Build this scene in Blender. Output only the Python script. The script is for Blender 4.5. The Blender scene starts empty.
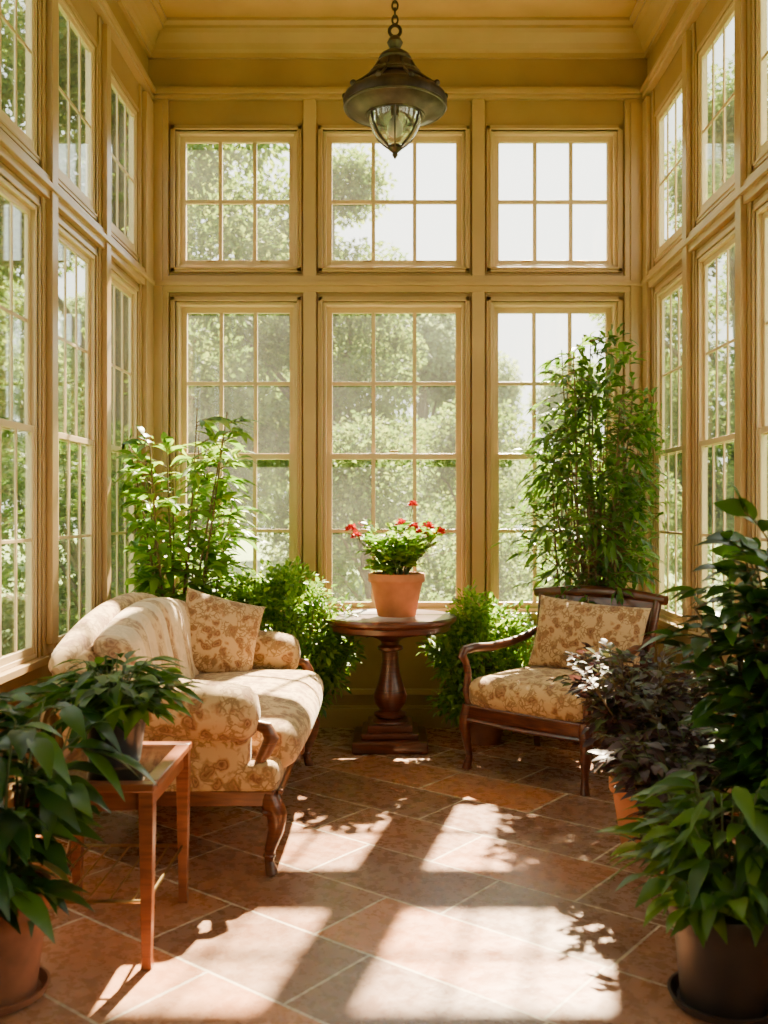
import bpy, bmesh, math, random
import numpy as np
from mathutils import Vector, Matrix
scene=bpy.context.scene
COL=scene.collection
pi=math.pi
# ------------------------------------------------------------------ constants
YB=6.4; XL=-1.66; XR=1.70; ZC=4.70; YF=-1.3
# ------------------------------------------------------------------ materials
def newmat(name):
    m=bpy.data.materials.new(name); m.use_nodes=True
    nt=m.node_tree; nt.nodes.clear()
    out=nt.nodes.new('ShaderNodeOutputMaterial')
    return m,nt,out
def N(nt,t,**kw):
    n=nt.nodes.new(t)
    for k,v in kw.items():
        if k in n.inputs: n.inputs[k].default_value=v
        else: setattr(n,k,v)
    return n
def L(nt,a,b): nt.links.new(a,b)
def ramp(nt,fac,stops,interp='LINEAR'):
    r=nt.nodes.new('ShaderNodeValToRGB'); r.color_ramp.interpolation=interp
    e=r.color_ramp.elements
    e[0].position=stops[0][0]; e[0].color=(*stops[0][1],1)
    e[1].position=stops[-1][0]; e[1].color=(*stops[-1][1],1)
    for p,c in stops[1:-1]:
        x=e.new(p); x.color=(*c,1)
    L(nt,fac,r.inputs['Fac']); return r
def coords(nt,kind='Object',scale=(1,1,1),rot=(0,0,0)):
    tc=nt.nodes.new('ShaderNodeTexCoord'); mp=nt.nodes.new('ShaderNodeMapping')
    mp.inputs['Scale'].default_value=scale; mp.inputs['Rotation'].default_value=rot
    L(nt,tc.outputs[kind],mp.inputs['Vector']); return mp.outputs['Vector']
def paint(name,c,rough=.45,var=.12,bump=.05):
    m,nt,out=newmat(name)
    v=coords(nt)
    n=N(nt,'ShaderNodeTexNoise',Scale=3.0,Detail=6.0); L(nt,v,n.inputs['Vector'])
    d=tuple(x*(1-var) for x in c); h=tuple(min(1,x*(1+var)) for x in c)
    r=ramp(nt,n.outputs['Fac'],[(.3,d),(.7,h)])
    p=N(nt,'ShaderNodeBsdfPrincipled',Roughness=rough); L(nt,r.outputs['Color'],p.inputs['Base Color'])
    n2=N(nt,'ShaderNodeTexNoise',Scale=60.0,Detail=3.0); L(nt,v,n2.inputs['Vector'])
    b=N(nt,'ShaderNodeBump',Strength=bump,Distance=.01); L(nt,n2.outputs['Fac'],b.inputs['Height']); L(nt,b.outputs['Normal'],p.inputs['Normal'])
    L(nt,p.outputs['BSDF'],out.inputs['Surface']); return m
def wood(name,dark,light,scale=(3,3,30),rough=.3,coat=.3):
    m,nt,out=newmat(name)
    v=coords(nt,scale=scale)
    n=N(nt,'ShaderNodeTexNoise',Scale=1.6,Detail=8.0,Distortion=1.2); L(nt,v,n.inputs['Vector'])
    r=ramp(nt,n.outputs['Fac'],[(.3,dark),(.7,light)])
    p=N(nt,'ShaderNodeBsdfPrincipled',Roughness=rough); p.inputs['Coat Weight'].default_value=coat; p.inputs['Coat Roughness'].default_value=.15
    L(nt,r.outputs['Color'],p.inputs['Base Color'])
    b=N(nt,'ShaderNodeBump',Strength=.12,Distance=.005); L(nt,n.outputs['Fac'],b.inputs['Height']); L(nt,b.outputs['Normal'],p.inputs['Normal'])
    L(nt,p.outputs['BSDF'],out.inputs['Surface']); return m
def simple(name,c,rough=.5,metal=0.0,noise=8.0,var=.25,bump=.1):
    m,nt,out=newmat(name)
    v=coords(nt)
    n=N(nt,'ShaderNodeTexNoise',Scale=noise,Detail=6.0); L(nt,v,n.inputs['Vector'])
    r=ramp(nt,n.outputs['Fac'],[(.3,tuple(x*(1-var) for x in c)),(.7,tuple(min(1,x*(1+var)) for x in c))])
    p=N(nt,'ShaderNodeBsdfPrincipled',Roughness=rough,Metallic=metal); L(nt,r.outputs['Color'],p.inputs['Base Color'])
    b=N(nt,'ShaderNodeBump',Strength=bump,Distance=.01); L(nt,n.outputs['Fac'],b.inputs['Height']); L(nt,b.outputs['Normal'],p.inputs['Normal'])
    L(nt,p.outputs['BSDF'],out.inputs['Surface']); return m
def fabric(name,base,mid,flower,leafc,scale=11.0,stripe=None):
    m,nt,out=newmat(name)
    v=coords(nt)
    dn=N(nt,'ShaderNodeTexNoise',Scale=14.0,Detail=4.0); L(nt,v,dn.inputs['Vector'])
    mx=N(nt,'ShaderNodeMix',data_type='RGBA'); mx.inputs[0].default_value=.09
    L(nt,v,mx.inputs[6]); L(nt,dn.outputs['Color'],mx.inputs[7])
    vo=N(nt,'ShaderNodeTexVoronoi',Scale=scale); L(nt,mx.outputs[2],vo.inputs['Vector'])
    r1=ramp(nt,vo.outputs['Distance'],[(.10,flower),(.22,mid),(.30,flower),(.38,mid),(.50,base)])
    vo2=N(nt,'ShaderNodeTexVoronoi',Scale=scale*2.3,feature='DISTANCE_TO_EDGE'); L(nt,mx.outputs[2],vo2.inputs['Vector'])
    nn=N(nt,'ShaderNodeTexNoise',Scale=scale*.9,Detail=2.0); L(nt,v,nn.inputs['Vector'])
    mk=ramp(nt,nn.outputs['Fac'],[(.44,(0,0,0)),(.52,(.9,.9,.9))])
    ed=ramp(nt,vo2.outputs['Distance'],[(.06,(1,1,1)),(.16,(0,0,0))])
    mul=N(nt,'ShaderNodeMath',operation='MULTIPLY'); L(nt,mk.outputs['Color'],mul.inputs[0]); L(nt,ed.outputs['Color'],mul.inputs[1])
    mx2=N(nt,'ShaderNodeMix',data_type='RGBA'); L(nt,mul.outputs[0],mx2.inputs[0]); L(nt,r1.outputs['Color'],mx2.inputs[6]); mx2.inputs[7].default_value=(*leafc,1)
    colout=mx2.outputs[2]
    if stripe:
        w=N(nt,'ShaderNodeTexWave',Scale=1.35,Distortion=.5,bands_direction='Y'); L(nt,v,w.inputs['Vector'])
        sr_=ramp(nt,w.outputs['Fac'],[(.35,(0,0,0)),(.55,(.65,.65,.65))])
        m3=N(nt,'ShaderNodeMix',data_type='RGBA'); L(nt,sr_.outputs['Color'],m3.inputs[0]); L(nt,colout,m3.inputs[6]); m3.inputs[7].default_value=(*stripe,1)
        colout=m3.outputs[2]
    p=N(nt,'ShaderNodeBsdfPrincipled',Roughness=.85); p.inputs['Sheen Weight'].default_value=.15
    L(nt,colout,p.inputs['Base Color'])
    wv=N(nt,'ShaderNodeTexNoise',Scale=180.0,Detail=2.0); L(nt,v,wv.inputs['Vector'])
    b=N(nt,'ShaderNodeBump',Strength=.25,Distance=.004); L(nt,wv.outputs['Fac'],b.inputs['Height']); L(nt,b.outputs['Normal'],p.inputs['Normal'])
    L(nt,p.outputs['BSDF'],out.inputs['Surface']); return m
def leafmat(name,dark,mid,light,trans=.35,rough=.35,tcol=None):
    m,nt,out=newmat(name)
    g=nt.nodes.new('ShaderNodeNewGeometry')
    r=ramp(nt,g.outputs['Random Per Island'],[(0,dark),(.5,mid),(1,light)])
    p=N(nt,'ShaderNodeBsdfPrincipled',Roughness=rough); L(nt,r.outputs['Color'],p.inputs['Base Color'])
    t=nt.nodes.new('ShaderNodeBsdfTranslucent')
    tm=N(nt,'ShaderNodeMix',data_type='RGBA',blend_type='MULTIPLY'); tm.inputs[0].default_value=1
    tc=tcol or (1.9,1.8,.7)
    L(nt,r.outputs['Color'],tm.inputs[6]); tm.inputs[7].default_value=(*tc,1)
    L(nt,tm.outputs[2],t.inputs['Color'])
    mx=nt.nodes.new('ShaderNodeMixShader'); mx.inputs[0].default_value=trans
    L(nt,p.outputs['BSDF'],mx.inputs[1]); L(nt,t.outputs['BSDF'],mx.inputs[2]); L(nt,mx.outputs[0],out.inputs['Surface']); return m
def glassmat(name,tint=(.97,.99,.97),refl=.06,dust_haze=0.0,k=.7):
    m,nt,out=newmat(name)
    t=N(nt,'ShaderNodeBsdfTransparent'); t.inputs['Color'].default_value=(*tint,1)
    g=N(nt,'ShaderNodeBsdfGlossy',Roughness=.03)
    lw=N(nt,'ShaderNodeLayerWeight',Blend=.25)
    mul=N(nt,'ShaderNodeMath',operation='MULTIPLY_ADD'); L(nt,lw.outputs['Fresnel'],mul.inputs[0]); mul.inputs[1].default_value=k; mul.inputs[2].default_value=refl*.3
    mx=nt.nodes.new('ShaderNodeMixShader'); L(nt,mul.outputs[0],mx.inputs[0]); L(nt,t.outputs[0],mx.inputs[1]); L(nt,g.outputs[0],mx.inputs[2])
    res=mx.outputs[0]
    if dust_haze:  # translucent film added so the window panes imitate a hazy glow
        tr=N(nt,'ShaderNodeBsdfTranslucent'); tr.inputs['Color'].default_value=(.95,.93,.88,1)
        v=coords(nt); n=N(nt,'ShaderNodeTexNoise',Scale=2.5,Detail=5.0); L(nt,v,n.inputs['Vector'])
        r=ramp(nt,n.outputs['Fac'],[(.3,(dust_haze*.6,)*3),(.7,(dust_haze*1.4,)*3)])
        m2=nt.nodes.new('ShaderNodeMixShader'); L(nt,r.outputs['Color'],m2.inputs[0]); L(nt,res,m2.inputs[1]); L(nt,tr.outputs[0],m2.inputs[2]); res=m2.outputs[0]
    L(nt,res,out.inputs['Surface']); return m
def floormat():
    m,nt,out=newmat('terracotta_floor_tile')
    v=coords(nt,rot=(0,0,math.radians(38)))
    b=N(nt,'ShaderNodeTexBrick'); b.offset=.5; b.squash=1.35; b.squash_frequency=3
    b.inputs['Scale'].default_value=1; b.inputs['Mortar Size'].default_value=.006; b.inputs['Mortar Smooth'].default_value=.2
    b.inputs['Brick Width'].default_value=.66; b.inputs['Row Height'].default_value=.40; b.inputs['Bias'].default_value=0
    b.inputs['Color1'].default_value=(.56,.19,.062,1); b.inputs['Color2'].default_value=(.22,.10,.055,1); b.inputs['Mortar'].default_value=(.66,.54,.40,1)
    L(nt,v,b.inputs['Vector'])
    n=N(nt,'ShaderNodeTexNoise',Scale=1.1,Detail=5.0,Roughness=.6); L(nt,v,n.inputs['Vector'])
    n3=N(nt,'ShaderNodeTexNoise',Scale=16.0,Detail=9.0,Roughness=.68); L(nt,v,n3.inputs['Vector'])
    mk=ramp(nt,n.outputs['Fac'],[(.44,(0,0,0)),(.64,(.6,.6,.6))])
    gm=N(nt,'ShaderNodeMath',operation='MULTIPLY'); iv=N(nt,'ShaderNodeMath',operation='SUBTRACT'); iv.inputs[0].default_value=1; L(nt,b.outputs['Fac'],iv.inputs[1])
    L(nt,mk.outputs['Color'],gm.inputs[0]); L(nt,iv.outputs[0],gm.inputs[1])
    mx=N(nt,'ShaderNodeMix',data_type='RGBA'); L(nt,gm.outputs[0],mx.inputs[0]); L(nt,b.outputs['Color'],mx.inputs[6]); mx.inputs[7].default_value=(.37,.26,.19,1)  # greyer tone mixed into the tiles by large-scale noise
    m2=N(nt,'ShaderNodeMix',data_type='RGBA',blend_type='MULTIPLY'); m2.inputs[0].default_value=.6
    r3=ramp(nt,n3.outputs['Fac'],[(.2,(.45,.42,.40)),(.8,(1.3,1.3,1.3))])
    L(nt,mx.outputs[2],m2.inputs[6]); L(nt,r3.outputs['Color'],m2.inputs[7])
    p=N(nt,'ShaderNodeBsdfPrincipled'); L(nt,m2.outputs[2],p.inputs['Base Color'])
    rr=ramp(nt,n3.outputs['Fac'],[(.3,(.20,.20,.20)),(.7,(.36,.36,.36))]); L(nt,rr.outputs['Color'],p.inputs['Roughness'])
    inv=N(nt,'ShaderNodeMath',operation='MULTIPLY_ADD'); L(nt,b.outputs['Fac'],inv.inputs[0]); inv.inputs[1].default_value=-1.0
    sc=N(nt,'ShaderNodeMath',operation='MULTIPLY'); L(nt,n3.outputs['Fac'],sc.inputs[0]); sc.inputs[1].default_value=.6; L(nt,sc.outputs[0],inv.inputs[2])
    bp=N(nt,'ShaderNodeBump',Strength=.4,Distance=.008); L(nt,inv.outputs[0],bp.inputs['Height']); L(nt,bp.outputs['Normal'],p.inputs['Normal'])
    L(nt,p.outputs['BSDF'],out.inputs['Surface']); return m

M_wall=paint('wall_paint_ochre',(.34,.215,.092))
M_trim=paint('trim_paint_cream',(.43,.285,.135),rough=.30,var=.08)
M_ceil=paint('ceiling_paint_gold',(.48,.295,.115),rough=.5)
M_sash=paint('sash_paint_cream',(.58,.43,.24),rough=.34,var=.06)
M_glass=glassmat('window_glass',dust_haze=.007)
M_glassS=glassmat('side_window_glass',tint=(.93,.97,.93),dust_haze=.006,k=.35)
M_floor=floormat()
M_mahog=wood('mahogany_wood',(.035,.008,.005),(.14,.034,.014))
M_walnut=wood('walnut_wood',(.06,.018,.008),(.20,.06,.02))
M_cherry=wood('cherry_wood',(.14,.036,.013),(.29,.09,.032))
M_fab=fabric('floral_upholstery',(.54,.35,.155),(.38,.20,.075),(.17,.064,.026),(.25,.14,.05),15)
M_fab2=fabric('floral_pillow_fabric',(.49,.325,.16),(.33,.17,.065),(.155,.06,.025),(.22,.12,.046),18)
M_strip=fabric('floral_striped_back_fabric',(.58,.39,.20),(.42,.24,.12),(.24,.11,.055),(.31,.185,.09),15,stripe=(.72,.56,.37))
M_terra=simple('terracotta_clay',(.48,.165,.06),.75,noise=7)
M_terra2=simple('aged_terracotta',(.24,.092,.045),.8,noise=9,var=.35)
M_dpot=simple('dark_glazed_ceramic',(.025,.02,.018),.3)
M_dpot2=simple('dark_brown_clay',(.035,.023,.018),.5,noise=9)
M_soil=simple('potting_soil',(.03,.018,.01),.95,noise=60,bump=.8)
M_bronze=simple('aged_bronze',(.08,.062,.048),.36,metal=.85,noise=14,var=.45)
M_brass=simple('brass_metal',(.45,.30,.12),.3,metal=1)
M_stem=simple('green_stem',(.09,.12,.03),.6)
M_cane=simple('woody_stem',(.16,.10,.045),.8)
M_bark=simple('tree_bark',(.12,.10,.07),.9,noise=12,bump=.6)
M_lawn=simple('lawn_grass',(.15,.22,.06),.95,noise=3,var=.3)
M_red=simple('red_petal',(.72,.010,.012),.5)
M_lampglass=glassmat('lantern_glass',(.80,.82,.80),.5,dust_haze=.06)
M_bulb=simple('frosted_bulb',(.8,.78,.7),.3)
M_lfD=leafmat('leaf_deep_green',(.012,.038,.008),(.030,.082,.013),(.06,.14,.022),.26,.28)
M_lfM=leafmat('leaf_mid_green',(.020,.060,.008),(.046,.115,.014),(.10,.19,.024),.36,.35)
M_lfF=leafmat('leaf_fig_green',(.030,.080,.012),(.065,.145,.022),(.12,.22,.035),.45,.35)
M_lfB=leafmat('leaf_bright_green',(.05,.135,.012),(.115,.23,.026),(.23,.34,.045),.47,.4)
M_lfP=leafmat('leaf_purple_green',(.036,.014,.022),(.070,.036,.034),(.075,.12,.035),.27,.42,(1.6,1.2,.9))
M_lfT=leafmat('leaf_tree',(.055,.105,.025),(.095,.155,.040),(.17,.22,.07),.5,.75,(1.6,1.5,.85))
M_lfH=leafmat('leaf_distant_tree_hazed',(.14,.20,.10),(.19,.25,.13),(.26,.32,.18),.5,.8,(1.4,1.35,1.0))  # distance haze is put into these paler leaf colours

# ------------------------------------------------------------------ mesh builder
class MB:
    def __init__(s): s.v=[]; s.f=[]
    def add(s,vs,fs):
        o=len(s.v); s.v.extend([tuple(map(float,p)) for p in vs]); s.f.extend([tuple(i+o for i in f) for f in fs]); return s
    def box(s,c,d,rot=None):
        x,y,z=d[0]/2,d[1]/2,d[2]/2
        vs=[Vector((sx*x,sy*y,sz*z)) for sx in(-1,1) for sy in(-1,1) for sz in(-1,1)]
        if rot is not None: vs=[rot@p for p in vs]
        vs=[p+Vector(c) for p in vs]
        return s.add(vs,[(0,1,3,2),(4,6,7,5),(0,4,5,1),(2,3,7,6),(0,2,6,4),(1,5,7,3)])
    def mm(s,a,b):
        a,b=[min(p,q) for p,q in zip(a,b)],[max(p,q) for p,q in zip(a,b)]
        return s.box([(p+q)/2 for p,q in zip(a,b)],[q-p for p,q in zip(a,b)])
    def lathe(s,prof,c=(0,0,0),seg=36,close=True):
        n=len(prof); vs=[];fs=[]
        for r,z in prof:
            for k in range(seg):
                a=2*pi*k/seg; vs.append((c[0]+r*math.cos(a),c[1]+r*math.sin(a),c[2]+z))
        for i in range(n-1):
            for k in range(seg):
                k2=(k+1)%seg; fs.append((i*seg+k,i*seg+k2,(i+1)*seg+k2,(i+1)*seg+k))
        if close:
            fs.append(tuple(range(seg))[::-1]); fs.append(tuple((n-1)*seg+k for k in range(seg)))
        return s.add(vs,fs)
    def tube(s,pts,rad,seg=8,flat=1.0):
        P=[Vector(p) for p in pts]; n=len(P)
        if not hasattr(rad,'__len__'): rad=[rad]*n
        vs=[];fs=[];nr=None
        for i in range(n):
            t=(P[min(i+1,n-1)]-P[max(i-1,0)]).normalized()
            if nr is None:
                ref=Vector((0,0,1)) if abs(t.z)<.9 else Vector((1,0,0))
                nr=t.cross(ref).normalized()
            else:
                nr=(nr-t*nr.dot(t))
                nr=nr.normalized() if nr.length>1e-6 else t.orthogonal().normalized()
            b=t.cross(nr)
            for k in range(seg):
                a=2*pi*k/seg; vs.append(P[i]+nr*(rad[i]*math.cos(a))+b*(rad[i]*flat*math.sin(a)))
        for i in range(n-1):
            for k in range(seg):
                k2=(k+1)%seg; fs.append((i*seg+k,(i+1)*seg+k,(i+1)*seg+k2,i*seg+k2))
        fs.append(tuple(range(seg))); fs.append(tuple((n-1)*seg+k for k in range(seg))[::-1])
        return s.add(vs,fs)
    def rbox(s,c,size,r,n=12,puff=(0,0,0),rot=None,fn=None):
        h=np.array(size)/2.0; r=min(r,min(h)*.999); d={};vs=[];fs=[]
        def ax(hh):
            k=max(2,n)
            core=np.linspace(-(hh-r),(hh-r),k+1)
            e=[hh-r+r*q for q in (.35,.7,1.0)]
            return [-x for x in e[::-1]]+list(core)+e
        A=[ax(x) for x in h]
        def put(p):
            key=(round(p[0],6),round(p[1],6),round(p[2],6))
            if key in d: return d[key]
            q=np.array(p,float); inn=np.clip(q,-(h-r),(h-r)); dv=q-inn; L_=np.linalg.norm(dv)
            if L_>1e-9: q=inn+dv/L_*r
            u=q/h
            for a in range(3):
                o=[k for k in range(3) if k!=a]
                q[a]+=puff[a]*u[a]*(1-u[o[0]]**2)*(1-u[o[1]]**2)
            v=Vector(q)
            if fn: v=Vector(fn(v))
            if rot is not None: v=rot@v
            d[key]=len(vs); vs.append(v+Vector(c)); return d[key]
        for a in range(3):
            o=[k for k in range(3) if k!=a]
            for sg in(-1,1):
                U,V=A[o[0]],A[o[1]]
                for i in range(len(U)-1):
                    for j in range(len(V)-1):
                        q=[]
                        for (x,y) in((U[i],V[j]),(U[i+1],V[j]),(U[i+1],V[j+1]),(U[i],V[j+1])):
                            p=[0,0,0]; p[a]=sg*h[a]; p[o[0]]=x; p[o[1]]=y; q.append(put(p))
                        if len(set(q))<3: continue
                        flip=(sg>0)==(a==1)
                        fs.append(tuple(q[::-1]) if flip else tuple(q))
        return s.add(vs,fs)
    def pillow(s,w,h,t,n=18,M=None):
        d={};vs=[];fs=[]
        for side in(1,-1):
            for i in range(n+1):
                for j in range(n+1):
                    x=math.sin((-1+2*i/n)*pi/2); y=math.sin((-1+2*j/n)*pi/2)
                    b=i in(0,n) or j in(0,n)
                    z=t/2*((1-x*x)*(1-y*y))**.42
                    X=w/2*x*(1-.07*(1-y*y)); Y=h/2*y*(1-.07*(1-x*x))
                    wr=.006*math.sin(9*x+3*y)*math.sin(7*y)*(1-x*x)
                    v=Vector((X,Y,0 if b else side*z+wr))
                    key=(i,j,0 if b else side)
                    if key not in d:
                        d[key]=len(vs); vs.append(M@v if M else v)
            for i in range(n):
                for j in range(n):
                    q=[]
                    for a,b_ in((i,j),(i+1,j),(i+1,j+1),(i,j+1)):
                        bb=a in(0,n) or b_ in(0,n); q.append(d[(a,b_,0 if bb else side)])
                    fs.append(tuple(q) if side>0 else tuple(q[::-1]))
        return s.add(vs,fs)
    def sphere(s,c,r,seg=12,rings=8,sc=(1,1,1)):
        vs=[];fs=[]
        for i in range(1,rings):
            th=pi*i/rings
            for k in range(seg):
                a=2*pi*k/seg; vs.append((c[0]+r*sc[0]*math.sin(th)*math.cos(a),c[1]+r*sc[1]*math.sin(th)*math.sin(a),c[2]+r*sc[2]*math.cos(th)))
        for i in range(rings-2):
            for k in range(seg):
                k2=(k+1)%seg; fs.append((i*seg+k,(i+1)*seg+k,(i+1)*seg+k2,i*seg+k2))
        t=len(vs); vs.append((c[0],c[1],c[2]+r*sc[2])); vs.append((c[0],c[1],c[2]-r*sc[2]))
        for k in range(seg):
            k2=(k+1)%seg; fs.append((t,k,k2)); fs.append((t+1,(rings-2)*seg+k2,(rings-2)*seg+k))
        return s.add(vs,fs)
    def torus(s,c,R,r,rot=None,seg=14,sec=6,sc=(1,1,1)):
        vs=[];fs=[]
        for i in range(seg):
            a=2*pi*i/seg
            for k in range(sec):
                b=2*pi*k/sec
                v=Vector(((R+r*math.cos(b))*math.cos(a)*sc[0],(R+r*math.cos(b))*math.sin(a)*sc[1],r*math.sin(b)*sc[2]))
                if rot is not None: v=rot@v
                vs.append(v+Vector(c))
        for i in range(seg):
            for k in range(sec):
                i2=(i+1)%seg;k2=(k+1)%sec; fs.append((i*sec+k,i2*sec+k,i2*sec+k2,i*sec+k2))
        return s.add(vs,fs)
    def obj(s,name,mat,parent=None,smooth=True,bevel=0,label=None,angle=40):
        me=bpy.data.meshes.new(name); me.from_pydata(s.v,[],s.f); me.update()
        if smooth:
            me.polygons.foreach_set('use_smooth',[True]*len(me.polygons))
            me.set_sharp_from_angle(angle=math.radians(angle))
        me.materials.append(mat)
        o=bpy.data.objects.new(name,me); COL.objects.link(o)
        if parent: o.parent=parent
        if bevel:
            b=o.modifiers.new('bevel','BEVEL'); b.width=bevel; b.segments=2; b.limit_method='ANGLE'; b.angle_limit=math.radians(50)
        if label: o['label']=label
        return o
def thing(name,label,cat,loc,rotz=0,group=None):
    e=bpy.data.objects.new(name,None); COL.objects.link(e); e.empty_display_size=.1
    e.location=loc; e.rotation_euler=(0,0,rotz); e['label']=label; e['category']=cat
    if group: e['group']=group
    return e
def struct(o,label,cat):
    o['kind']='structure'; o['label']=label; o['category']=cat; return o

# ------------------------------------------------------------------ room
TB=lambda u,v,z:(u,YB-v,z)
TL=lambda u,v,z:(XL+v,u,z)
TR=lambda u,v,z:(XR-v,u,z)
def tb(mb,T,u0,u1,v0,v1,z0,z1): mb.mm(T(u0,v0,z0),T(u1,v1,z1))
ZU0,ZU1=3.094,4.017; ZL0,ZL1=.776,2.865; ZM=1.827
ops_b=[(-1.476,-.66),(-.485,.472),(.647,1.496)]
ops_l=[(c-.305,c+.305) for c in [5.795-.85*k for k in range(8)]]
ops_r=[(c-.305,c+.305) for c in [5.865-.85*k for k in range(8)]]
THS=.05
def build_wall(name,T,u0,u1,ops,side,label):
    mb=MB(); th=-.16 if side=='b' else -THS; k_=1.0 if side=='b' else .45
    ops=sorted(ops)
    tb(mb,T,u0,u1,th,0,0,ZL0); tb(mb,T,u0,u1,th,0,ZL1,ZU0); tb(mb,T,u0,u1,th,0,ZU1,ZC)
    edges=[u0]+[x for o in ops for x in o]+[u1]
    for i in range(0,len(edges),2):
        tb(mb,T,edges[i],edges[i+1],th,0,ZL0,ZL1); tb(mb,T,edges[i],edges[i+1],th,0,ZU0,ZU1)
    struct(mb.obj(name,M_wall,smooth=False),label,'wall')
    mb=MB()
    for i in range(0,len(edges),2):
        a,b=edges[i],edges[i+1]
        if b-a<.10: continue
        m=.045
        tb(mb,T,a+(m if i else 0),b-(m if i<len(edges)-2 else 0),0,.03*k_,ZL0,4.22)
        if b-a>.2:
            tb(mb,T,a+(m if i else 0)+.035,b-(m if i<len(edges)-2 else 0)-.035,.03*k_,.045*k_+(.025 if side!='b' else 0),ZL0+.05,4.19)
    tb(mb,T,u0,u1,0,.033,2.925,3.035)
    tb(mb,T,u0,u1,0,.055,2.965,2.995)
    for (z0,z1,v) in((4.22,4.245,.045),(4.245,4.275,.065),(4.275,4.295,.05)):
        tb(mb,T,u0,u1,0,v,z0,z1)
    struct(mb.obj({'b':'trim_1','l':'trim_2','r':'trim_3'}[side],M_trim,smooth=False,bevel=.004),'cream painted pilasters and rails between tall windows','trim')
    mb=MB()
    for (a,b) in ops:
        for (z0,z1) in((ZL0,ZL1),(ZU0,ZU1)):
            w=.032
            for (v,ww) in((.022*k_,w),(.034*k_,.013)):
                tb(mb,T,a-ww,a,-.01,v,z0-ww,z1+ww); tb(mb,T,b,b+ww,-.01,v,z0-ww,z1+ww)
                tb(mb,T,a-ww,b+ww,-.01,v,z1,z1+ww); tb(mb,T,a-ww,b+ww,-.01,v,z0-ww,z0)
        tb(mb,T,a-.06,b+.06,-.03 if side=='b' else 0,.075*k_+.01,ZL0-.035,ZL0)
        tb(mb,T,a,b,0,.018,.22,.26); tb(mb,T,a,b,0,.018,.64,.68); tb(mb,T,a,a+.04,0,.018,.22,.68); tb(mb,T,b-.04,b,0,.018,.22,.68)
    struct(mb.obj({'b':'trim_4','l':'trim_5','r':'trim_6'}[side],M_trim,smooth=False,bevel=.003),'cream window casings with projecting sills','trim')
    mb=MB(); prof=[(.0,4.50),(.025,4.50),(.025,4.53),(.045,4.545),(.06,4.58),(.10,4.63),(.13,4.645),(.13,4.665),(.16,4.68),(.16,4.70),(0,4.70)]
    vs=[T(u,v,z) for u in(u0,u1) for v,z in prof]; n=len(prof)
    mb.add(vs,[(i,(i+1)%n,n+(i+1)%n,n+i) for i in range(n)])
    struct(mb.obj({'b':'trim_7','l':'trim_8','r':'trim_9'}[side],M_trim,smooth=False),'stepped crown moulding below gold ceiling','trim')
    mb=MB(); tb(mb,T,u0,u1,0,.022,0,.13); tb(mb,T,u0,u1,0,.014,.13,.15)
    struct(mb.obj({'b':'baseboard_back','l':'baseboard_left','r':'baseboard_right'}[side],M_trim,smooth=False,bevel=.004),'cream painted baseboard','baseboard')
build_wall('wall_back',TB,XL-THS,XR+THS,ops_b,'b','ochre painted sunroom wall with three tall windows')
build_wall('wall_left',TL,YF,YB,ops_l,'l','ochre painted sunroom wall lined with narrow windows')
build_wall('wall_right',TR,YF,YB,ops_r,'r','ochre painted sunroom wall lined with narrow windows')
mb=MB(); mb.mm((XL-.16,YF-.16,0),(XR+.16,YF,ZC)); struct(mb.obj('wall_front',M_wall,smooth=False),'plain ochre painted wall','wall')
mb=MB(); mb.mm((XL-.16,YF-.16,-.1),(XR+.16,YB+.16,0)); struct(mb.obj('floor',M_floor,smooth=False),'diagonal terracotta tile floor with greyer patches','floor')
mb=MB(); mb.mm((XL-.16,YF-.16,ZC),(XR+.16,YB+.16,ZC+.12)); struct(mb.obj('ceiling',M_ceil,smooth=False),'warm gold painted ceiling','ceiling')
wn=[0]
def window(T,a,b,z0,z1,cols,rowsets):
    wn[0]+=1
    bk=T is TB
    mb=MB(); f=.022; ft=0 if bk else .004; fo=-.14 if bk else -.044
    tb(mb,T,a,a+f,fo,ft,z0,z1); tb(mb,T,b-f,b,fo,ft,z0,z1); tb(mb,T,a+f,b-f,fo,ft,z1-f,z1); tb(mb,T,a+f,b-f,fo,ft,z0,z0+f)
    root=mb.obj('window_%d'%wn[0],M_sash,smooth=False,bevel=.003)
    struct(root,'cream wooden multi-pane window','window')
    A,B=a+f,b-f
    mw=.0125 if bk else .008
    dp=.036 if bk else .018
    for (s0,s1,rows,vo) in rowsets:
        if not bk: vo=0.0 if vo>-.06 else -.019
        mb=MB(); g=MB(); st=.036 if bk else .030; v0,v1=vo-dp,vo
        tb(mb,T,A,A+st,v0,v1,s0,s1); tb(mb,T,B-st,B,v0,v1,s0,s1); tb(mb,T,A+st,B-st,v0,v1,s1-st,s1); tb(mb,T,A+st,B-st,v0,v1,s0,s0+st*1.15)
        for c in range(1,cols):
            u=A+st+(B-A-2*st)*c/cols; tb(mb,T,u-mw,u+mw,v0+.005,v1-.004,s0+st,s1-st)
        for r in range(1,rows):
            z=s0+st+(s1-s0-2*st)*r/rows; tb(mb,T,A+st,B-st,v0+.006,v1-.005,z-mw,z+mw)
        mb.obj('sash',M_sash,root,smooth=False,bevel=.002)
        gm=vo-dp*.55
        tb(g,T,A+st-.005,B-st+.005,gm-.002,gm+.002,s0+st-.005,s1-st+.005)
        g.obj('glass',M_glass if bk else M_glassS,root,smooth=False)
    if bk:
        mb=MB(); uc=(a+b)/2
        zz=rowsets[0][0] if len(rowsets)==1 else ZM
        for du in((-.18,.18) if len(rowsets)==1 else (0,)):
            tb(mb,T,uc+du-.03,uc+du+.03,-.06,-.035,zz+.028,zz+.04)
        mb.obj('latch',M_brass,root,smooth=False,bevel=.002)
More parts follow.
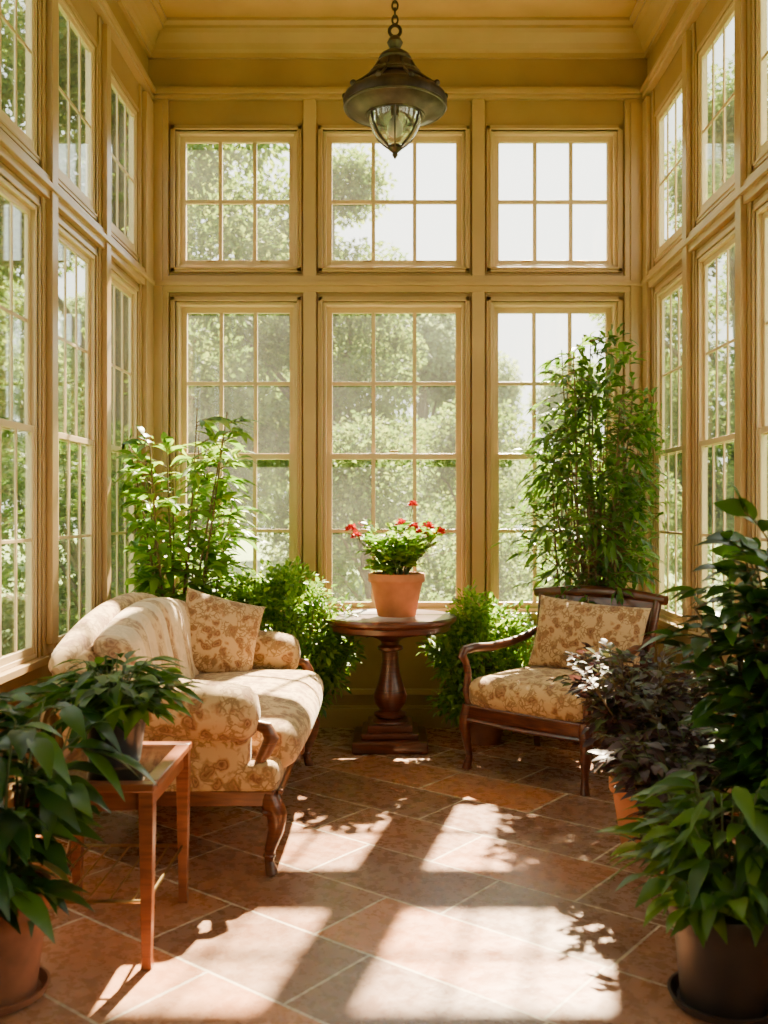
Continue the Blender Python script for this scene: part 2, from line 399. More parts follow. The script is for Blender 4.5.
for T,ops in((TB,ops_b),(TL,ops_l),(TR,ops_r)):
    for a,b in ops:
        window(T,a,b,ZU0,ZU1,3,[(ZU0+.022,ZU1-.022,2,-.04)])
        window(T,a,b,ZL0,ZL1,3,[(ZM-.018,ZL1-.022,2,-.075),(ZL0+.022,ZM+.018,2,-.038)])

# ------------------------------------------------------------------ foliage tools
def leaves(name,P,D,Ls,Ws,mat,parent,segs=3,droop=.25,fold=.12,bounds=None,rng=None,roll=.6):
    P=np.asarray(P,float);D=np.asarray(D,float);n=len(P)
    D/=np.linalg.norm(D,axis=1,keepdims=True)+1e-9
    Ls=np.broadcast_to(Ls,(n,)).astype(float);Ws=np.broadcast_to(Ws,(n,)).astype(float)
    up=np.zeros((n,3));up[:,2]=1; up+=rng.normal(0,roll,(n,3))*.5
    S=np.cross(D,up);S/=np.linalg.norm(S,axis=1,keepdims=True)+1e-9
    Nn=np.cross(S,D)
    V=np.zeros((n,segs+1,3,3))
    for i in range(segs+1):
        t=i/segs
        w=max(.03,math.sin(pi*min(1,t**.75))) if i<segs else .03
        c=P+D*(Ls*t)[:,None]; c[:,2]-=droop*Ls*t*t
        sd=S*(Ws*.5*w)[:,None]; nd=Nn*(Ws*fold*w)[:,None]
        V[:,i,0]=c-sd+nd;V[:,i,1]=c;V[:,i,2]=c+sd+nd
    V=V.reshape(-1,3)
    if bounds is not None: V=np.clip(V,bounds[0],bounds[1])
    base=(np.arange(n)*(segs+1)*3)[:,None,None]
    F=[]
    for i in range(segs):
        for k in(0,1): F.append([i*3+k,i*3+k+1,(i+1)*3+k+1,(i+1)*3+k])
    F=(np.array(F)[None]+base).reshape(-1,4)
    me=bpy.data.meshes.new(name)
    me.vertices.add(len(V)); me.vertices.foreach_set('co',V.ravel())
    me.loops.add(F.size); me.loops.foreach_set('vertex_index',F.ravel().astype(np.int32))
    me.polygons.add(len(F)); me.polygons.foreach_set('loop_start',(np.arange(len(F))*4).astype(np.int32)); me.polygons.foreach_set('loop_total',np.full(len(F),4,np.int32))
    me.polygons.foreach_set('use_smooth',np.ones(len(F),bool))
    me.update(calc_edges=True); me.materials.append(mat)
    o=bpy.data.objects.new(name,me); COL.objects.link(o)
    if parent: o.parent=parent
    return o
def wb(loc,m=.05):
    return (np.array([XL+.07-loc[0],-9,0.01-loc[2]]),np.array([XR-.07-loc[0],YB-.09-loc[1],9]))
def pot(parent,r,h,mat,rim=True,z=0,taper=.72):
    mb=MB(); rb=r*taper
    pr=[(rb*.96,0),(rb,.01),(r*.93,h*.80)]
    if rim: pr+=[(r*1.0,h*.80),(r*1.02,h*.84),(r*1.02,h*.98),(r*1.0,h),(r*.90,h),(r*.88,h*.86)]
    else: pr+=[(r*.99,h*.97),(r,h),(r*.94,h),(r*.9,h*.88)]
    mb.lathe([(a,b+z) for a,b in pr]); mb.obj('pot',mat,parent)
    mb=MB(); mb.lathe([(.001,z+h*.80),(r*.6,z+h*.88),(r*.895,z+h*.87),(r*.895,z+h*.80)],close=False); mb.obj('soil',M_soil,parent)
def saucer(parent,r,mat):
    mb=MB(); mb.lathe([(r*.8,0),(r,.01),(r*1.08,.035),(r*1.02,.035),(r*.9,.012)]); mb.obj('saucer',mat,parent)
def grow(rng,z0,ns,H,spread,fs,ntw,tl,nl,Lf,Wf,elev=(.1,.9),prof=lambda s:1.0,r0=.03,power=1.3,sr=.008,jit=.5,hmin=.72):
    mb=MB();P=[];D=[];LL=[];WW=[]
    for i in range(ns):
        a=2*pi*i/ns+rng.uniform(-.5,.5); l=spread*rng.uniform(.25,1); h=H*rng.uniform(hmin,1.0)
        b=np.array([r0*math.cos(a)*rng.uniform(.2,1),r0*math.sin(a)*rng.uniform(.2,1),z0])
        ph=rng.uniform(0,6)
        def pt(s): return b+np.array([l*math.cos(a)*s**power+.02*math.sin(4*s+ph),l*math.sin(a)*s**power+.02*math.cos(5*s+ph),h*s])
        mb.tube([pt(s) for s in np.linspace(0,1,9)],[sr*(1-.7*s) for s in np.linspace(0,1,9)],6)
        for k in range(ntw):
            s=fs+(1-fs)*(k+rng.uniform(0,1))/ntw
            q=pt(s); az=a+rng.normal(0,1.5); el=rng.uniform(*elev)
            d=np.array([math.cos(az)*math.cos(el),math.sin(az)*math.cos(el),math.sin(el)])
            tlen=tl*rng.uniform(.5,1.1)*prof(s)
            e=q+d*tlen; e[2]-=.15*tlen
            m_=(q+e)/2+np.array([0,0,.08*tlen])
            mb.tube([q,m_,e],[sr*.35,sr*.25,sr*.12],4)
            for j in range(nl):
                t=(j+1)/nl
                p=q*(1-t)**2+2*m_*t*(1-t)+e*t*t
                sd=np.cross(d,[0,0,1]);sd/=np.linalg.norm(sd)+1e-6
                dd=d*(.6+.5*t)+sd*(1 if j%2 else -1)*rng.uniform(.4,1.0)*(1.2-t)+rng.normal(0,jit*.4,3)
                P.append(p);D.append(dd);sc=rng.uniform(.65,1.1);LL.append(Lf*sc);WW.append(Wf*sc)
    return mb,P,D,np.array(LL),np.array(WW)
def mound(rng,c,rad,nblob,br,per,Lf,Wf,root=(0,0,.15)):
    mb=MB();P=[];D=[];LL=[];WW=[]
    for i in range(nblob):
        d=rng.normal(0,1,3); d/=np.linalg.norm(d); f=rng.uniform(.25,1)**.5
        b=np.array(c)+d*f*(np.array(rad)-br*.6)
        rt=np.array(root)+np.array([rng.uniform(-.06,.06),rng.uniform(-.06,.06),0])
        mid=(rt+b)/2+np.array([(b[0]-rt[0])*.2,(b[1]-rt[1])*.2,0])
        mb.tube([rt,mid,b],[.006,.0045,.002],5)
        for j in range(per):
            e=rng.normal(0,1,3); e/=np.linalg.norm(e); e=e+d*.5; e[2]+=.25
            P.append(b+e*br*rng.uniform(.2,1)*.7); D.append(e+rng.normal(0,.5,3)); s=rng.uniform(.65,1.15); LL.append(Lf*s); WW.append(Wf*s)
    return mb,P,D,np.array(LL),np.array(WW)
def rosette(rng,z0,n,R,H,Lf,Wf,extra=2,sr=.0035,drop=.75):
    mb=MB();P=[];D=[];LL=[];WW=[]
    for i in range(n):
        a=rng.uniform(0,2*pi); r=R*math.sqrt(rng.uniform(.01,1)); h=H*(1-drop*(r/R)**2)*rng.uniform(.75,1.05)
        c=np.array([math.cos(a),math.sin(a),0]); b=np.array([0,0,z0])+c*.02
        e=np.array([0,0,z0+h])+c*r; m_=b*.5+e*.5+np.array([0,0,.22*R])
        f=lambda t:b*(1-t)**2+2*m_*t*(1-t)+e*t*t
        mb.tube([f(t) for t in np.linspace(0,1,6)],[sr*(1-.5*t) for t in np.linspace(0,1,6)],5)
        for j in range(extra+1):
            t=1-j*.22; p=f(t)
            az=a+(0 if j==0 else rng.choice([-1,1])*rng.uniform(.5,1.1))
            P.append(p); D.append([math.cos(az),math.sin(az),rng.uniform(-.35,.45)]); s=rng.uniform(.7,1.1); LL.append(Lf*s); WW.append(Wf*s)
    return mb,P,D,np.array(LL),np.array(WW)
def finish(root,rng,g,leafm,stemm,loc,segs=4,droop=.3,fold=.12,lname='foliage'):
    mb,P,D,LL,WW=g
    o=mb.obj('stem',stemm,root)
    bd=wb(loc)
    for v in o.data.vertices:
        v.co=Vector(np.clip(np.array(v.co),bd[0],bd[1]))
    leaves(lname,P,D,LL,WW,leafm,root,segs=segs,droop=droop,fold=fold,bounds=bd,rng=rng)

# ------------------------------------------------------------------ pedestal table + geranium
PT=(-.03,5.90,0)
t=thing('pedestal_table','round dark mahogany pedestal table holding a geranium','table',PT)
mb=MB(); mb.lathe([(.34,.715),(.36,.718),(.375,.73),(.375,.758),(.395,.766),(.41,.778),(.413,.795),(.405,.808),(.37,.81),(.36,.805),(.01,.805)],seg=64); mb.obj('table_top',M_mahog,t)
mb=MB(); mb.lathe([(.17,.715),(.16,.69),(.09,.67),(.06,.65),(.056,.63),(.08,.615),(.08,.60),(.055,.585),(.052,.53),(.062,.45),(.085,.37),(.105,.31),(.10,.27),(.07,.235),(.065,.22),(.10,.205),(.10,.19),(.08,.178),(.11,.165),(.115,.15)],seg=40); mb.obj('pedestal',M_mahog,t)
mb=MB(); mb.rbox((0,0,.13),(.28,.28,.05),.012,3); mb.rbox((0,0,.092),(.35,.35,.04),.01,3); mb.rbox((0,0,.036),(.46,.46,.072),.014,3); mb.obj('base',M_mahog,t)

rng=np.random.default_rng(3)
loc=(.01,5.86,.811)
g=thing('potted_geranium','red geranium in terracotta pot on the pedestal table','potted plant',loc)
pot(g,.172,.262,M_terra,taper=.70)
G=grow(rng,.22,26,.33,.21,.2,8,.12,5,.06,.05,prof=lambda s:1.0,r0=.08,sr=.005)
finish(g,rng,G,M_lfB,M_stem,loc,segs=3,droop=.2)
fl=[(-.28,-.02,.53),(-.25,.03,.48),(.10,-.06,.54),(.15,-.03,.51),(.26,-.02,.51),(.21,.05,.48),(.10,.04,.68),(.03,-.08,.56),(.19,-.09,.54)]
for i,(x,y,z) in enumerate(fl):
    mb=MB(); mb.tube([(x*.25,y*.25,.26),(x*.7,y*.7,z*.7+.06),(x,y,z)],[.004,.003,.002],5)
    mb.obj('flower_stalk',M_stem,g)
    P=[];D=[]
    for k in range(70):
        d=rng.normal(0,1,3); d/=np.linalg.norm(d); d[2]=abs(d[2])*.9-.15
        P.append(np.array([x,y,z])+d*rng.uniform(.005,.028)*(.5 if i==6 else 1)); D.append(d)
    leaves('flower',P,D,.026,.026,M_red,g,segs=2,droop=0,rng=rng)

# ------------------------------------------------------------------ armchair
A=thing('armchair','dark mahogany armchair with floral seat beside pedestal table','armchair',(.915,5.365,0),math.radians(-42))
mb=MB(); mb.rbox((0,0,.325),(.80,.70,.085),.012,4); mb.tube([(-.40,-.352,.283),(0,-.362,.275),(.40,-.352,.283)],.012,8); mb.obj('seat_frame',M_mahog,A)
mb=MB(); mb.rbox((0,-.015,.43),(.765,.68,.17),.065,10,puff=(.01,.02,.035)); mb.obj('seat_cushion',M_fab,A)
for sx in(-1,1):
    mb=MB(); P=[(sx*.375,-.325,.36),(sx*.385,-.335,.30),(sx*.392,-.345,.24),(sx*.38,-.335,.14),(sx*.372,-.325,.07),(sx*.378,-.335,.03),(sx*.382,-.34,0)]
    mb.tube(P,[.036,.038,.034,.023,.019,.024,.026],12); mb.obj('leg',M_mahog,A)
    mb=MB(); P=[(sx*.37,.32,.36),(sx*.37,.33,.2),(sx*.375,.37,0)]
    mb.tube(P,[.03,.025,.02],10); mb.obj('leg',M_mahog,A)
    mb=MB()
    P=[(sx*.375,-.31,.33),(sx*.39,-.33,.44),(sx*.40,-.30,.53),(sx*.405,-.315,.60),(sx*.405,-.35,.635),(sx*.405,-.33,.665),(sx*.40,-.25,.672),(sx*.395,-.10,.662),(sx*.385,.10,.672),(sx*.375,.26,.70),(sx*.37,.37,.73)]
    mb.tube(P,[.024,.022,.021,.022,.026,.027,.028,.026,.025,.024,.02],12)
    mb.obj('armrest',M_mahog,A)
mb=MB()
for sx in(-1,1): mb.tube([(sx*.375,.315,.30),(sx*.375,.35,.50),(sx*.375,.40,.75),(sx*.39,.45,.95)],[.028,.026,.025,.024],10)
mb.tube([(-.44,.452,.945),(-.2,.462,.965),(0,.465,.97),(.2,.462,.965),(.44,.452,.945)],[.028,.036,.038,.036,.028],10)
mb.tube([(-.37,.35,.50),(.37,.35,.50)],.02,8)
mb.obj('backrest_frame',M_mahog,A)
mb=MB(); R=Matrix.Rotation(math.radians(-13),3,'X'); mb.rbox((0,.40,.72),(.75,.03,.46),.012,6,rot=R); mb.obj('backrest_panel',M_mahog,A)
Rz=Matrix.Rotation(math.radians(-42),4,'Z')
cl=Rz@Vector((.07,.215,0))
pw=thing('pillow','floral tapestry lumbar pillow leaning on armchair back','pillow',(.915+cl.x,5.365+cl.y,.525+.20),math.radians(-38))
mb=MB(); mb.pillow(.70,.43,.20,M=Matrix.Rotation(math.radians(3),4,'Y')@Matrix.Rotation(math.radians(90-16),4,'X')); mb.obj('pillow_cover',M_fab2,pw)

# ------------------------------------------------------------------ sofa
S=thing('sofa','antique floral upholstered sofa with carved wooden frame','sofa',(-.90,4.62,0))
for sy in(-1,1):
    mb=MB(); P=[(.385,sy*.80,.34),(.405,sy*.815,.29),(.430,sy*.825,.24),(.425,sy*.825,.18),(.40,sy*.815,.10),(.395,sy*.81,.05),(.405,sy*.82,.02),(.41,sy*.825,0)]
    mb.tube(P,[.042,.046,.042,.032,.022,.019,.025,.026],14)
    mb.torus((.408,sy*.82,.255),.037,.010,seg=16); mb.torus((.397,sy*.812,.075),.020,.007,seg=14); mb.obj('leg',M_walnut,S)
    mb=MB(); mb.tube([(-.36,sy*.78,.34),(-.37,sy*.78,.2),(-.42,sy*.79,0)],[.035,.03,.024],10); mb.obj('leg',M_walnut,S)
mb=MB(); n=28; vs=[];fs=[]
for i in range(n+1):
    y=-.84+1.68*i/n; u=y/.84
    zl=.268-.022*math.cos(3*pi*u); xf=.425+.018*math.cos(pi*u*1.5)
    for x,z in((xf,zl),(xf,.345),(xf-.04,.345),(xf-.04,zl)): vs.append((x,y,z))
for i in range(n):
    for k in range(4):
        k2=(k+1)%4; fs.append((i*4+k,i*4+k2,(i+1)*4+k2,(i+1)*4+k))
fs+= [(0,3,2,1),(n*4,n*4+1,n*4+2,n*4+3)]
mb.add(vs,fs)
for sy in(-1,1): mb.box((.0,sy*.83,.31),(.84,.035,.06))
mb.box((-.40,0,.305),(.035,1.64,.075))
mb.tube([(.445,y,.338) for y in np.linspace(-.85,.85,20)],.012,8)
mb.sphere((.447,0,.30),.03,sc=(.5,1.6,1))
mb.obj('frame',M_walnut,S,bevel=.004)
mb=MB(); mb.rbox((.0,0,.385),(.87,1.70,.13),.04,8); mb.obj('seat_base',M_fab,S)
mb=MB(); mb.rbox((.09,0,.475),(.82,1.45,.19),.085,16,puff=(.025,.01,.045)); mb.obj('seat_cushion',M_fab,S)
for sy in(-1,1):
    mb=MB()
    xs=[-.44,-.43,-.40,-.3,-.1,.1,.26,.33,.365,.378]
    zz=[.74,.74,.735,.715,.685,.660,.645,.64,.64,.64]
    rr=[.03,.075,.105,.115,.115,.117,.118,.108,.075,.02]
    mb.tube([(x-.02,sy*.81,z) for x,z in zip(xs,zz)],rr,24)
    mb.rbox((-.04,sy*.79,.50),(.72,.12,.28),.05,6)
    mb.obj('armrest',M_fab,S)
    mb=MB()
    P=[(.34,sy*.815,.60),(.385,sy*.815,.585),(.405,sy*.815,.545),(.385,sy*.81,.50),(.360,sy*.805,.45),(.365,sy*.805,.39),(.41,sy*.81,.345)]
    mb.tube(P,[.018,.026,.029,.025,.022,.027,.036],12,flat=1.1)
    mb.obj('arm_support',M_walnut,S)
def ztop(y): return .83+.17*math.cos(pi*min(.94,abs(y-.05))/1.9)**.8
def back_surface(y0,y1,xin,th,zb,ny,chan,amp,inset=0):
    mb=MB(); vs=[];fs=[]; m=24
    for i in range(ny+1):
        y=y0+(y1-y0)*i/ny; zt=ztop(y)-inset
        endr=min(1,(min(y-y0,y1-y)/.05)) ; endr=math.sqrt(max(.05,1-(1-endr)**2))
        bul=amp*abs(math.sin(pi*(y-y0)/chan))**.6
        for k in range(m):
            a=2*pi*k/m; ca,sa=math.cos(a),math.sin(a)
            ex=math.copysign(abs(ca)**.7,ca); ez=math.copysign(abs(sa)**.35,sa)
            z=(zb+zt)/2+(zt-zb)/2*ez
            x=xin-.20*(z-zb)+ex*th/2*endr+(bul if ca>0 else 0)*max(0,ca)
            vs.append((x,y,z))
    for i in range(ny):
        for k in range(m):
            k2=(k+1)%m; fs.append((i*m+k,(i+1)*m+k,(i+1)*m+k2,i*m+k2))
    fs.append(tuple(range(m))); fs.append(tuple(ny*m+k for k in range(m))[::-1])
    return mb.add(vs,fs)
back_surface(-.88,.88,-.31,.15,.36,50,9,0).obj('backrest',M_fab,S)
back_surface(-.70,.72,-.215,.16,.50,90,.355,.03,inset=-.02).obj('back_cushion',M_strip,S,label='floral back cushion with pale cream stripes')
mb=MB(); ys=np.linspace(-.90,.90,40)
mb.tube([(-.43,y,ztop(min(.88,max(-.88,y)))-.015) for y in ys],[.06*math.sqrt(max(.05,1-(abs(y)/.905)**14)) for y in ys],14); mb.obj('backrest_roll',M_fab,S)

sp=thing('throw_pillow','square floral throw pillow resting on sofa','pillow',(-.955,5.15,.560+.215),math.radians(22))
mb=MB(); mb.pillow(.45,.45,.18,M=Matrix.Rotation(math.radians(16),4,'Y')@Matrix.Rotation(math.radians(90-18),4,'X')); mb.obj('pillow_cover',M_fab2,sp)

# ------------------------------------------------------------------ side table
T=thing('side_table','slender cherry wood side table with glass top','side table',(-.985,3.28,0))
hx,hy=.225,.285; zt=.59
mb=MB()
mb.mm((-hx,-hy,zt-.026),(hx,-hy+.05,zt)); mb.mm((-hx,hy-.05,zt-.026),(hx,hy,zt)); mb.mm((-hx,-hy+.05,zt-.026),(-hx+.05,hy-.05,zt)); mb.mm((hx-.05,-hy+.05,zt-.026),(hx,hy-.05,zt))
mb.mm((-hx+.04,-hy+.04,zt-.03),(hx-.04,hy-.04,zt-.014))
mb.obj('table_top',M_cherry,T,bevel=.005)
mb=MB(); mb.mm((-hx+.045,-hy+.045,zt-.0135),(hx-.045,hy-.045,zt-.004)); mb.obj('glass_inset',glassmat('tabletop_glass',(.9,.93,.9),.6),T,smooth=False)
mb=MB(); i_=.022
mb.mm((-hx+i_,-hy+i_,zt-.09),(hx-i_,-hy+i_+.018,zt-.022)); mb.mm((-hx+i_,hy-i_-.018,zt-.09),(hx-i_,hy-i_,zt-.022))
mb.mm((-hx+i_,-hy+i_,zt-.09),(-hx+i_+.018,hy-i_,zt-.022)); mb.mm((hx-i_-.018,-hy+i_,zt-.09),(hx-i_,hy-i_,zt-.022)); mb.obj('apron',M_cherry,T,bevel=.003)
for sx in(-1,1):
    for sy in(-1,1):
        mb=MB(); x,y=sx*(hx-.028),sy*(hy-.028)
        vs=[]
        for z,w in((zt-.022,.023),(zt-.10,.023),(.03,.015),(0,.018)):
            for a,b in((-1,-1),(1,-1),(1,1),(-1,1)): vs.append((x+a*w,y+b*w,z))
        fs=[(3,2,1,0),(12,13,14,15)]
        for i in range(3):
            for k in range(4): fs.append((i*4+k,i*4+(k+1)%4,(i+1)*4+(k+1)%4,(i+1)*4+k))
        mb.add(vs,fs); mb.obj('leg',M_cherry,T,bevel=.002)
mb=MB()
for y in np.linspace(-hy+.03,hy-.03,2): mb.tube([(-hx+.03,y,.21),(hx-.03,y,.21)],.006,6)
for x in np.linspace(-hx+.03,hx-.03,2): mb.tube([(x,-hy+.03,.21),(x,hy-.03,.21)],.006,6)
for x in np.linspace(-hx+.08,hx-.08,5): mb.tube([(x,-hy+.03,.21),(x,hy-.03,.21)],.004,6)
mb.obj('shelf',M_brass,T)

# ------------------------------------------------------------------ plants
rng=np.random.default_rng(11)
loc=(-.965,3.27,.591)
p=thing('potted_plant','leafy green plant in dark pot on the side table','potted plant',loc)
pot(p,.112,.17,M_dpot,rim=False,taper=.78)
finish(p,rng,rosette(rng,.14,84,.27,.23,.135,.048,extra=3),M_lfM,M_stem,loc,segs=5,droop=.3)

loc=(-1.19,2.84,0)
p=thing('potted_plant','broad dark leaved plant in terracotta floor pot beside side table','potted plant',loc)
pot(p,.155,.33,M_terra2); saucer(p,.14,M_terra2)
finish(p,rng,grow(rng,.30,12,.64,.20,.05,7,.15,4,.17,.075,elev=(-.3,.7),r0=.07,sr=.008),M_lfD,M_stem,loc,segs=5,droop=.45)

loc=(.97,2.80,0)
p=thing('potted_plant','broad leaved green plant in dark clay floor pot','potted plant',loc)
pot(p,.155,.30,M_dpot2,rim=True,taper=.80); saucer(p,.15,M_dpot2)
finish(p,rng,rosette(rng,.27,84,.30,.42,.15,.055,extra=3,sr=.005,drop=.8),M_lfM,M_stem,loc,segs=5,droop=.35)

loc=(1.36,3.25,0)
p=thing('potted_shrub','tall glossy leaved shrub in terracotta pot by side windows','potted plant',loc)
pot(p,.18,.34,M_terra2)
finish(p,rng,grow(rng,.30,18,1.09,.30,.12,15,.15,5,.155,.065,elev=(0,.9),r0=.09,sr=.011),M_lfD,M_cane,loc,segs=5,droop=.35)

loc=(1.10,4.12,0)
p=thing('potted_shrub','fine purple green leaved shrub in terracotta pot beside armchair','potted plant',loc)
pot(p,.165,.30,M_terra)
finish(p,rng,grow(rng,.26,40,.60,.30,.06,14,.13,6,.060,.036,elev=(-.3,.9),r0=.10,sr=.005),M_lfP,M_cane,loc,segs=3,droop=.25)

loc=(1.08,3.50,0)
p=thing('potted_plant','dark purple tinted foliage plant in aged terracotta pot','potted plant',loc)
pot(p,.15,.27,M_terra2)
finish(p,rng,grow(rng,.24,26,.42,.27,.06,9,.13,5,.08,.038,elev=(-.3,.8),r0=.08,sr=.005),M_lfP,M_stem,loc,segs=4,droop=.3)

rng=np.random.default_rng(24)
loc=(1.26,6.0,0)
p=thing('potted_fig','tall bushy small leaved tree in pot behind the armchair','potted plant',loc)
pot(p,.19,.34,M_terra2)
ga=grow(rng,.30,14,2.34,.26,.36,22,.24,7,.11,.036,elev=(-.4,.9),r0=.13,power=.8,sr=.011,hmin=.62,prof=lambda s:.45+1.1*math.sin(pi*min(1,s*.95)))
gb=mound(rng,(.02,-.08,1.68),(.50,.32,.92),62,.15,22,.11,.038,root=(0,0,.9))
ga[0].add(gb[0].v,gb[0].f)
finish(p,rng,(ga[0],ga[1]+gb[1],ga[2]+gb[2],np.concatenate([ga[3],gb[3]]),np.concatenate([ga[4],gb[4]])),M_lfF,M_cane,loc,segs=3,droop=.4)
loc=(-1.33,5.86,0)
p=thing('potted_plant','tall bright green leafy plant beside sofa in corner','potted plant',loc)
pot(p,.19,.34,M_terra2)
finish(p,rng,grow(rng,.30,17,1.78,.36,.36,13,.18,6,.17,.055,elev=(-.1,.9),r0=.12,power=1.2,sr=.011,hmin=.66),M_lfB,M_cane,loc,segs=5,droop=.45)
for loc,lab,c_,rd,nb,seed in(((-.70,5.93,0),'dense bright green shrub under the windows beside sofa',(0,0,.64),(.50,.36,.52),190,31),((.56,6.0,0),'dense fine leaved shrub beside pedestal table',(0,0,.49),(.37,.28,.49),135,32),((1.12,6.12,0),'dense fine leaved shrub behind armchair',(-.05,0,.38),(.2,.18,.36),40,33)):
    rng=np.random.default_rng(seed)
    p=thing('potted_shrub',lab,'potted plant',loc); pot(p,.15,.2,M_terra2)
    finish(p,rng,mound(rng,c_,rd,nb,.11,46,.055,.026),M_lfB,M_stem,loc,segs=3,droop=.25)

# ------------------------------------------------------------------ pendant lantern
PL=thing('pendant_lantern','aged bronze pendant lantern hanging from ceiling chain','pendant lamp',(0,4.75,ZC))
z=lambda y:1.45+(512-y)/200.0-ZC
mb=MB(); mb.lathe([(.07,0),(.07,-.012),(.05,-.03),(.015,-.045),(.012,-.06)]); mb.obj('canopy',M_bronze,PL)
mb=MB(); zz=-.07; k=0
while zz>z(30)+.02:
    R=Matrix.Rotation((k%2)*pi/2,3,'Z')@Matrix.Rotation(pi/2,3,'X'); mb.torus((0,0,zz),.014,.0048,rot=R,sc=(1,1.55,1)); zz-=.036; k+=1
mb.obj('chain',M_bronze,PL)
mb=MB(); mb.torus((0,0,z(31)),.028,.009,rot=Matrix.Rotation(pi/2,3,'X'),seg=20)
mb.lathe([(.014,z(36)),(.03,z(39)),(.04,z(43)),(.03,z(47)),(.022,z(49)),(.045,z(52)),(.075,z(56)),(.085,z(60)),(.08,z(62)),(.09,z(63)),(.10,z(66)),(.102,z(73)),(.115,z(74)),(.14,z(77)),(.145,z(80)),(.135,z(82)),(.16,z(85)),(.195,z(91)),(.235,z(95)),(.252,z(97)),(.260,z(101)),(.257,z(107)),(.24,z(110)),(.20,z(112)),(.165,z(116)),(.135,z(116))],seg=48)
for i in range(10):
    a=2*pi*i/10; mb.tube([(.10*math.cos(a),.10*math.sin(a),z(66)),(.142*math.cos(a),.142*math.sin(a),z(80)),(.25*math.cos(a),.25*math.sin(a),z(97))],.006,6)
    mb.sphere((.25*math.cos(a),.25*math.sin(a),z(96)),.016)
mb.torus((0,0,z(108)),.250,.009,seg=48); mb.torus((0,0,z(75)),.125,.008,seg=32)
mb.obj('lamp_cap',M_bronze,PL)
mb=MB(); pr=[(.135,z(112)),(.134,z(118)),(.122,z(127)),(.096,z(136)),(.062,z(143)),(.03,z(148))]
mb.lathe(pr,seg=32,close=False); mb.obj('glass_shade',M_lampglass,PL)
mb=MB()
for i in range(6):
    a=2*pi*(i+.5)/6; mb.tube([((r+.003)*math.cos(a),(r+.003)*math.sin(a),q) for r,q in pr],.005,6)
mb.torus((0,0,z(115)),.142,.010,seg=32); mb.obj('cage',M_bronze,PL)
mb=MB(); mb.lathe([(.034,z(146)),(.036,z(149)),(.02,z(152)),(.012,z(153)),(.016,z(155)),(.003,z(159))]); mb.obj('finial',M_bronze,PL)
mb=MB(); mb.sphere((0,0,z(128)),.04,16,10,(1,1,1.2)); mb.lathe([(.016,z(124)),(.016,z(113))],seg=12); mb.obj('bulb',M_bulb,PL)

# ------------------------------------------------------------------ garden
mb=MB(); mb.mm((-60,YF-20,-.5),(60,90,-.3)); struct(mb.obj('ground',M_lawn,smooth=False),'sunlit green lawn outside the windows','ground')
def crown(rng,n,blobs,size):
    P=[];D=[]
    tot=sum(b[3]**2 for b in blobs)
    for b in blobs:
        k=int(n*b[3]**2/tot)
        d=rng.normal(0,1,(k,3)); d/=np.linalg.norm(d,axis=1,keepdims=True)
        r=b[3]*rng.uniform(.45,1.08,(k,1))
        P.append(np.array(b[:3])+d*r*np.array([1,1,.8])); D.append(d+rng.normal(0,.9,(k,3)))
    return np.concatenate(P),np.concatenate(D)
def make_tree(seed,H,R,n,size,mat,low,nb=26):
    rng=np.random.default_rng(seed)
    blobs=[]
    for i in range(nb):
        h=low+(H-low)*rng.uniform(0,1); u=(h-low)/(H-low); rr=R*math.sin(pi*(.15+.8*u))*rng.uniform(.3,.95); a=rng.uniform(0,6.28)
        blobs.append((rr*math.cos(a),rr*math.sin(a),h,R*rng.uniform(.2,.42)))
    P,D=crown(rng,n,blobs,size)
    mb=MB(); mb.tube([(0,0,-.1),(.05,0,H*.3),(-.05,.1,H*.6),(0,0,H*.9)],[.03*H,.022*H,.014*H,.004*H],10)
    for b in blobs[:14]:
        z0=max(.3,b[2]*.55); mb.tube([(0,0,z0),(b[0]*.5,b[1]*.5,(z0+b[2])/2+.2),(b[0],b[1],b[2])],[.010*H,.006*H,.002*H],6)
    return mb,P,D,rng
def tree(name,label,loc,rot,sc,proto,group):
    e=thing(name,label,'tree' if name!='garden_shrub' else 'shrub',loc,rot,group); e.scale=(sc,sc,sc)
    for src in proto:
        c=src.copy(); COL.objects.link(c); c.parent=e
    return e
def proto(seed,H,R,n,size,mat,low,nb=26):
    mb,P,D,rng=make_tree(seed,H,R,n,size,mat,low,nb)
    t=mb.obj('trunk',M_bark); f=leaves('foliage',P,D,size,size*.62,mat,None,segs=2,droop=.2,rng=rng,roll=1.6)
    return [t,f]
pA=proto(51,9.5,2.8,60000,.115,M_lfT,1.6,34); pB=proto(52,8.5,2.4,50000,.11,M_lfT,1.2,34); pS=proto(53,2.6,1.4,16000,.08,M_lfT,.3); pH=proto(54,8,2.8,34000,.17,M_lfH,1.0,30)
lab='tall sunlit green tree standing in the garden'
for (x,y,r,s,pp) in((-4.2,14.5,0,1.08,pA),(-1.2,18.5,1.2,1.0,pB),(-9.4,18.5,2.2,1.1,pA),(-5.2,24,3.0,1.25,pB),(-8.8,11,4,.95,pB),(-7.5,5.5,4.4,.8,pA),(-7.5,.5,5.0,.8,pB),(8.0,11.0,.7,.85,pB),(8.2,5.5,1.9,.75,pA),(6.2,17.0,2.7,.95,pA),(11.4,15.5,.4,1.0,pB),(10.5,23.5,1.4,1.1,pA),(-12.5,25,1.4,1.2,pA)):
    tree('garden_tree',lab,(x,y,-.3),r,s,pp,'garden trees')
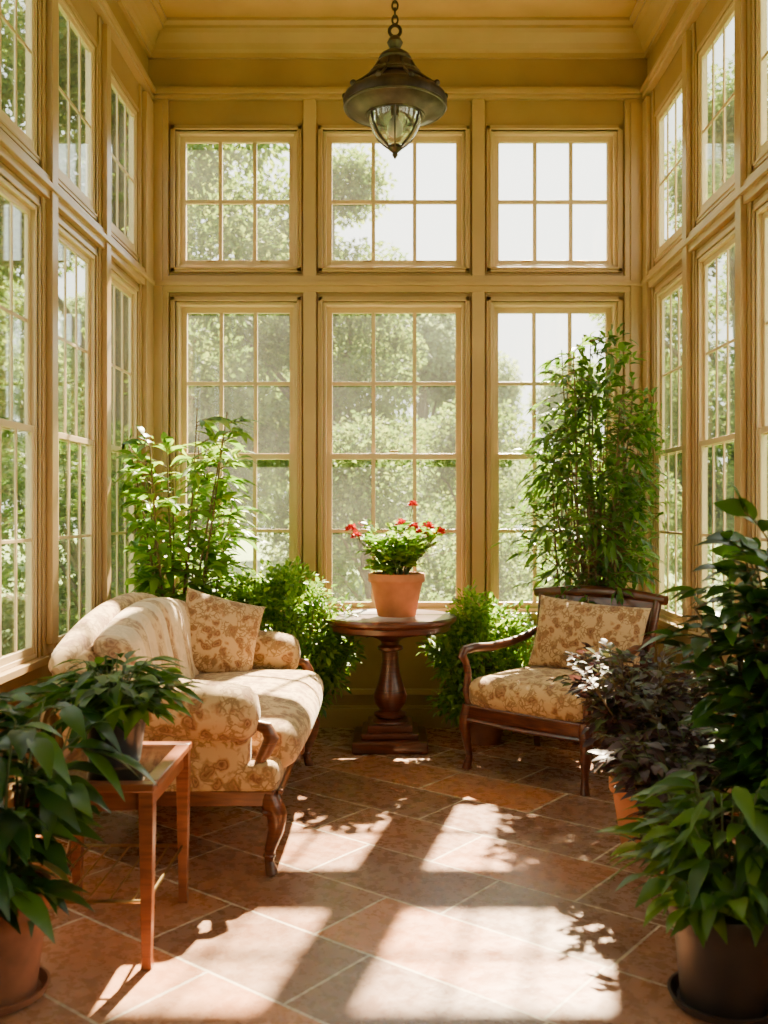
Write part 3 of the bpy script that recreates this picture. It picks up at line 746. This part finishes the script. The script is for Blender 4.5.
for (x,y,r,s) in((.8,27,0,.95),(5.6,28.5,1,.75),(14.5,31,3,.95),(-10.5,33,4,1.1),(-3.2,34.5,5,1.1),(3.6,40,2.4,1.0),(9.8,37,3.4,1.0),(20,34,.4,1.0)):
    tree('garden_tree','haze-tinted pale green tree at far edge of lawn',(x,y,-.3),r,s,pH,'distant garden trees')
for (x,y,r,s) in((-3.3,10.0,0,.9),(-.3,10.8,1,.95),(2.5,11.6,2,.9),(5.2,12.9,3,.9),(1.2,15.2,5,1.2),(-4.9,6.9,2,.8),(-4.6,3.6,1,.85),(4.9,8.6,2,.85),(4.8,4.2,1,.85)):
    tree('garden_shrub','rounded bright green shrub on the lawn',(x,y,-.3),r,s,pS,'garden shrubs')
for pr_ in(pA,pB,pS,pH):
    for o in pr_: bpy.data.objects.remove(o)

# ------------------------------------------------------------------ lights & world
w=bpy.data.worlds.new('world'); scene.world=w; w.use_nodes=True; nt=w.node_tree; nt.nodes.clear()
out=nt.nodes.new('ShaderNodeOutputWorld'); bg=nt.nodes.new('ShaderNodeBackground')
tc=nt.nodes.new('ShaderNodeTexCoord'); sx=nt.nodes.new('ShaderNodeSeparateXYZ'); L(nt,tc.outputs['Generated'],sx.inputs[0])
r=ramp(nt,sx.outputs['Z'],[(0,(1,.95,.85)),(.5,(.98,.97,.95))])
L(nt,r.outputs['Color'],bg.inputs['Color']); bg.inputs['Strength'].default_value=4.9; L(nt,bg.outputs[0],out.inputs['Surface'])
sl=bpy.data.lights.new('sun','SUN'); sl.energy=120; sl.angle=math.radians(1.0); sl.color=(1,.81,.55)
so=bpy.data.objects.new('sun',sl); COL.objects.link(so)
el=math.radians(46.0); az=math.radians(12.5)
src=Vector((math.sin(az)*math.cos(el),math.cos(az)*math.cos(el),math.sin(el)))
so.rotation_euler=(-src).to_track_quat('-Z','Y').to_euler(); so.location=src*20
# ------------------------------------------------------------------ camera
cd=bpy.data.cameras.new('camera'); co=bpy.data.objects.new('camera',cd); COL.objects.link(co)
co.location=(0,0,1.45); co.rotation_euler=(pi/2,0,0)
cd.sensor_fit='VERTICAL'; cd.sensor_height=36; cd.lens=950/1024*36; cd.shift_x=-11/1024; cd.clip_start=.05; cd.clip_end=300
cd.dof.use_dof=True; cd.dof.focus_distance=5.0; cd.dof.aperture_fstop=2.4
scene.camera=co
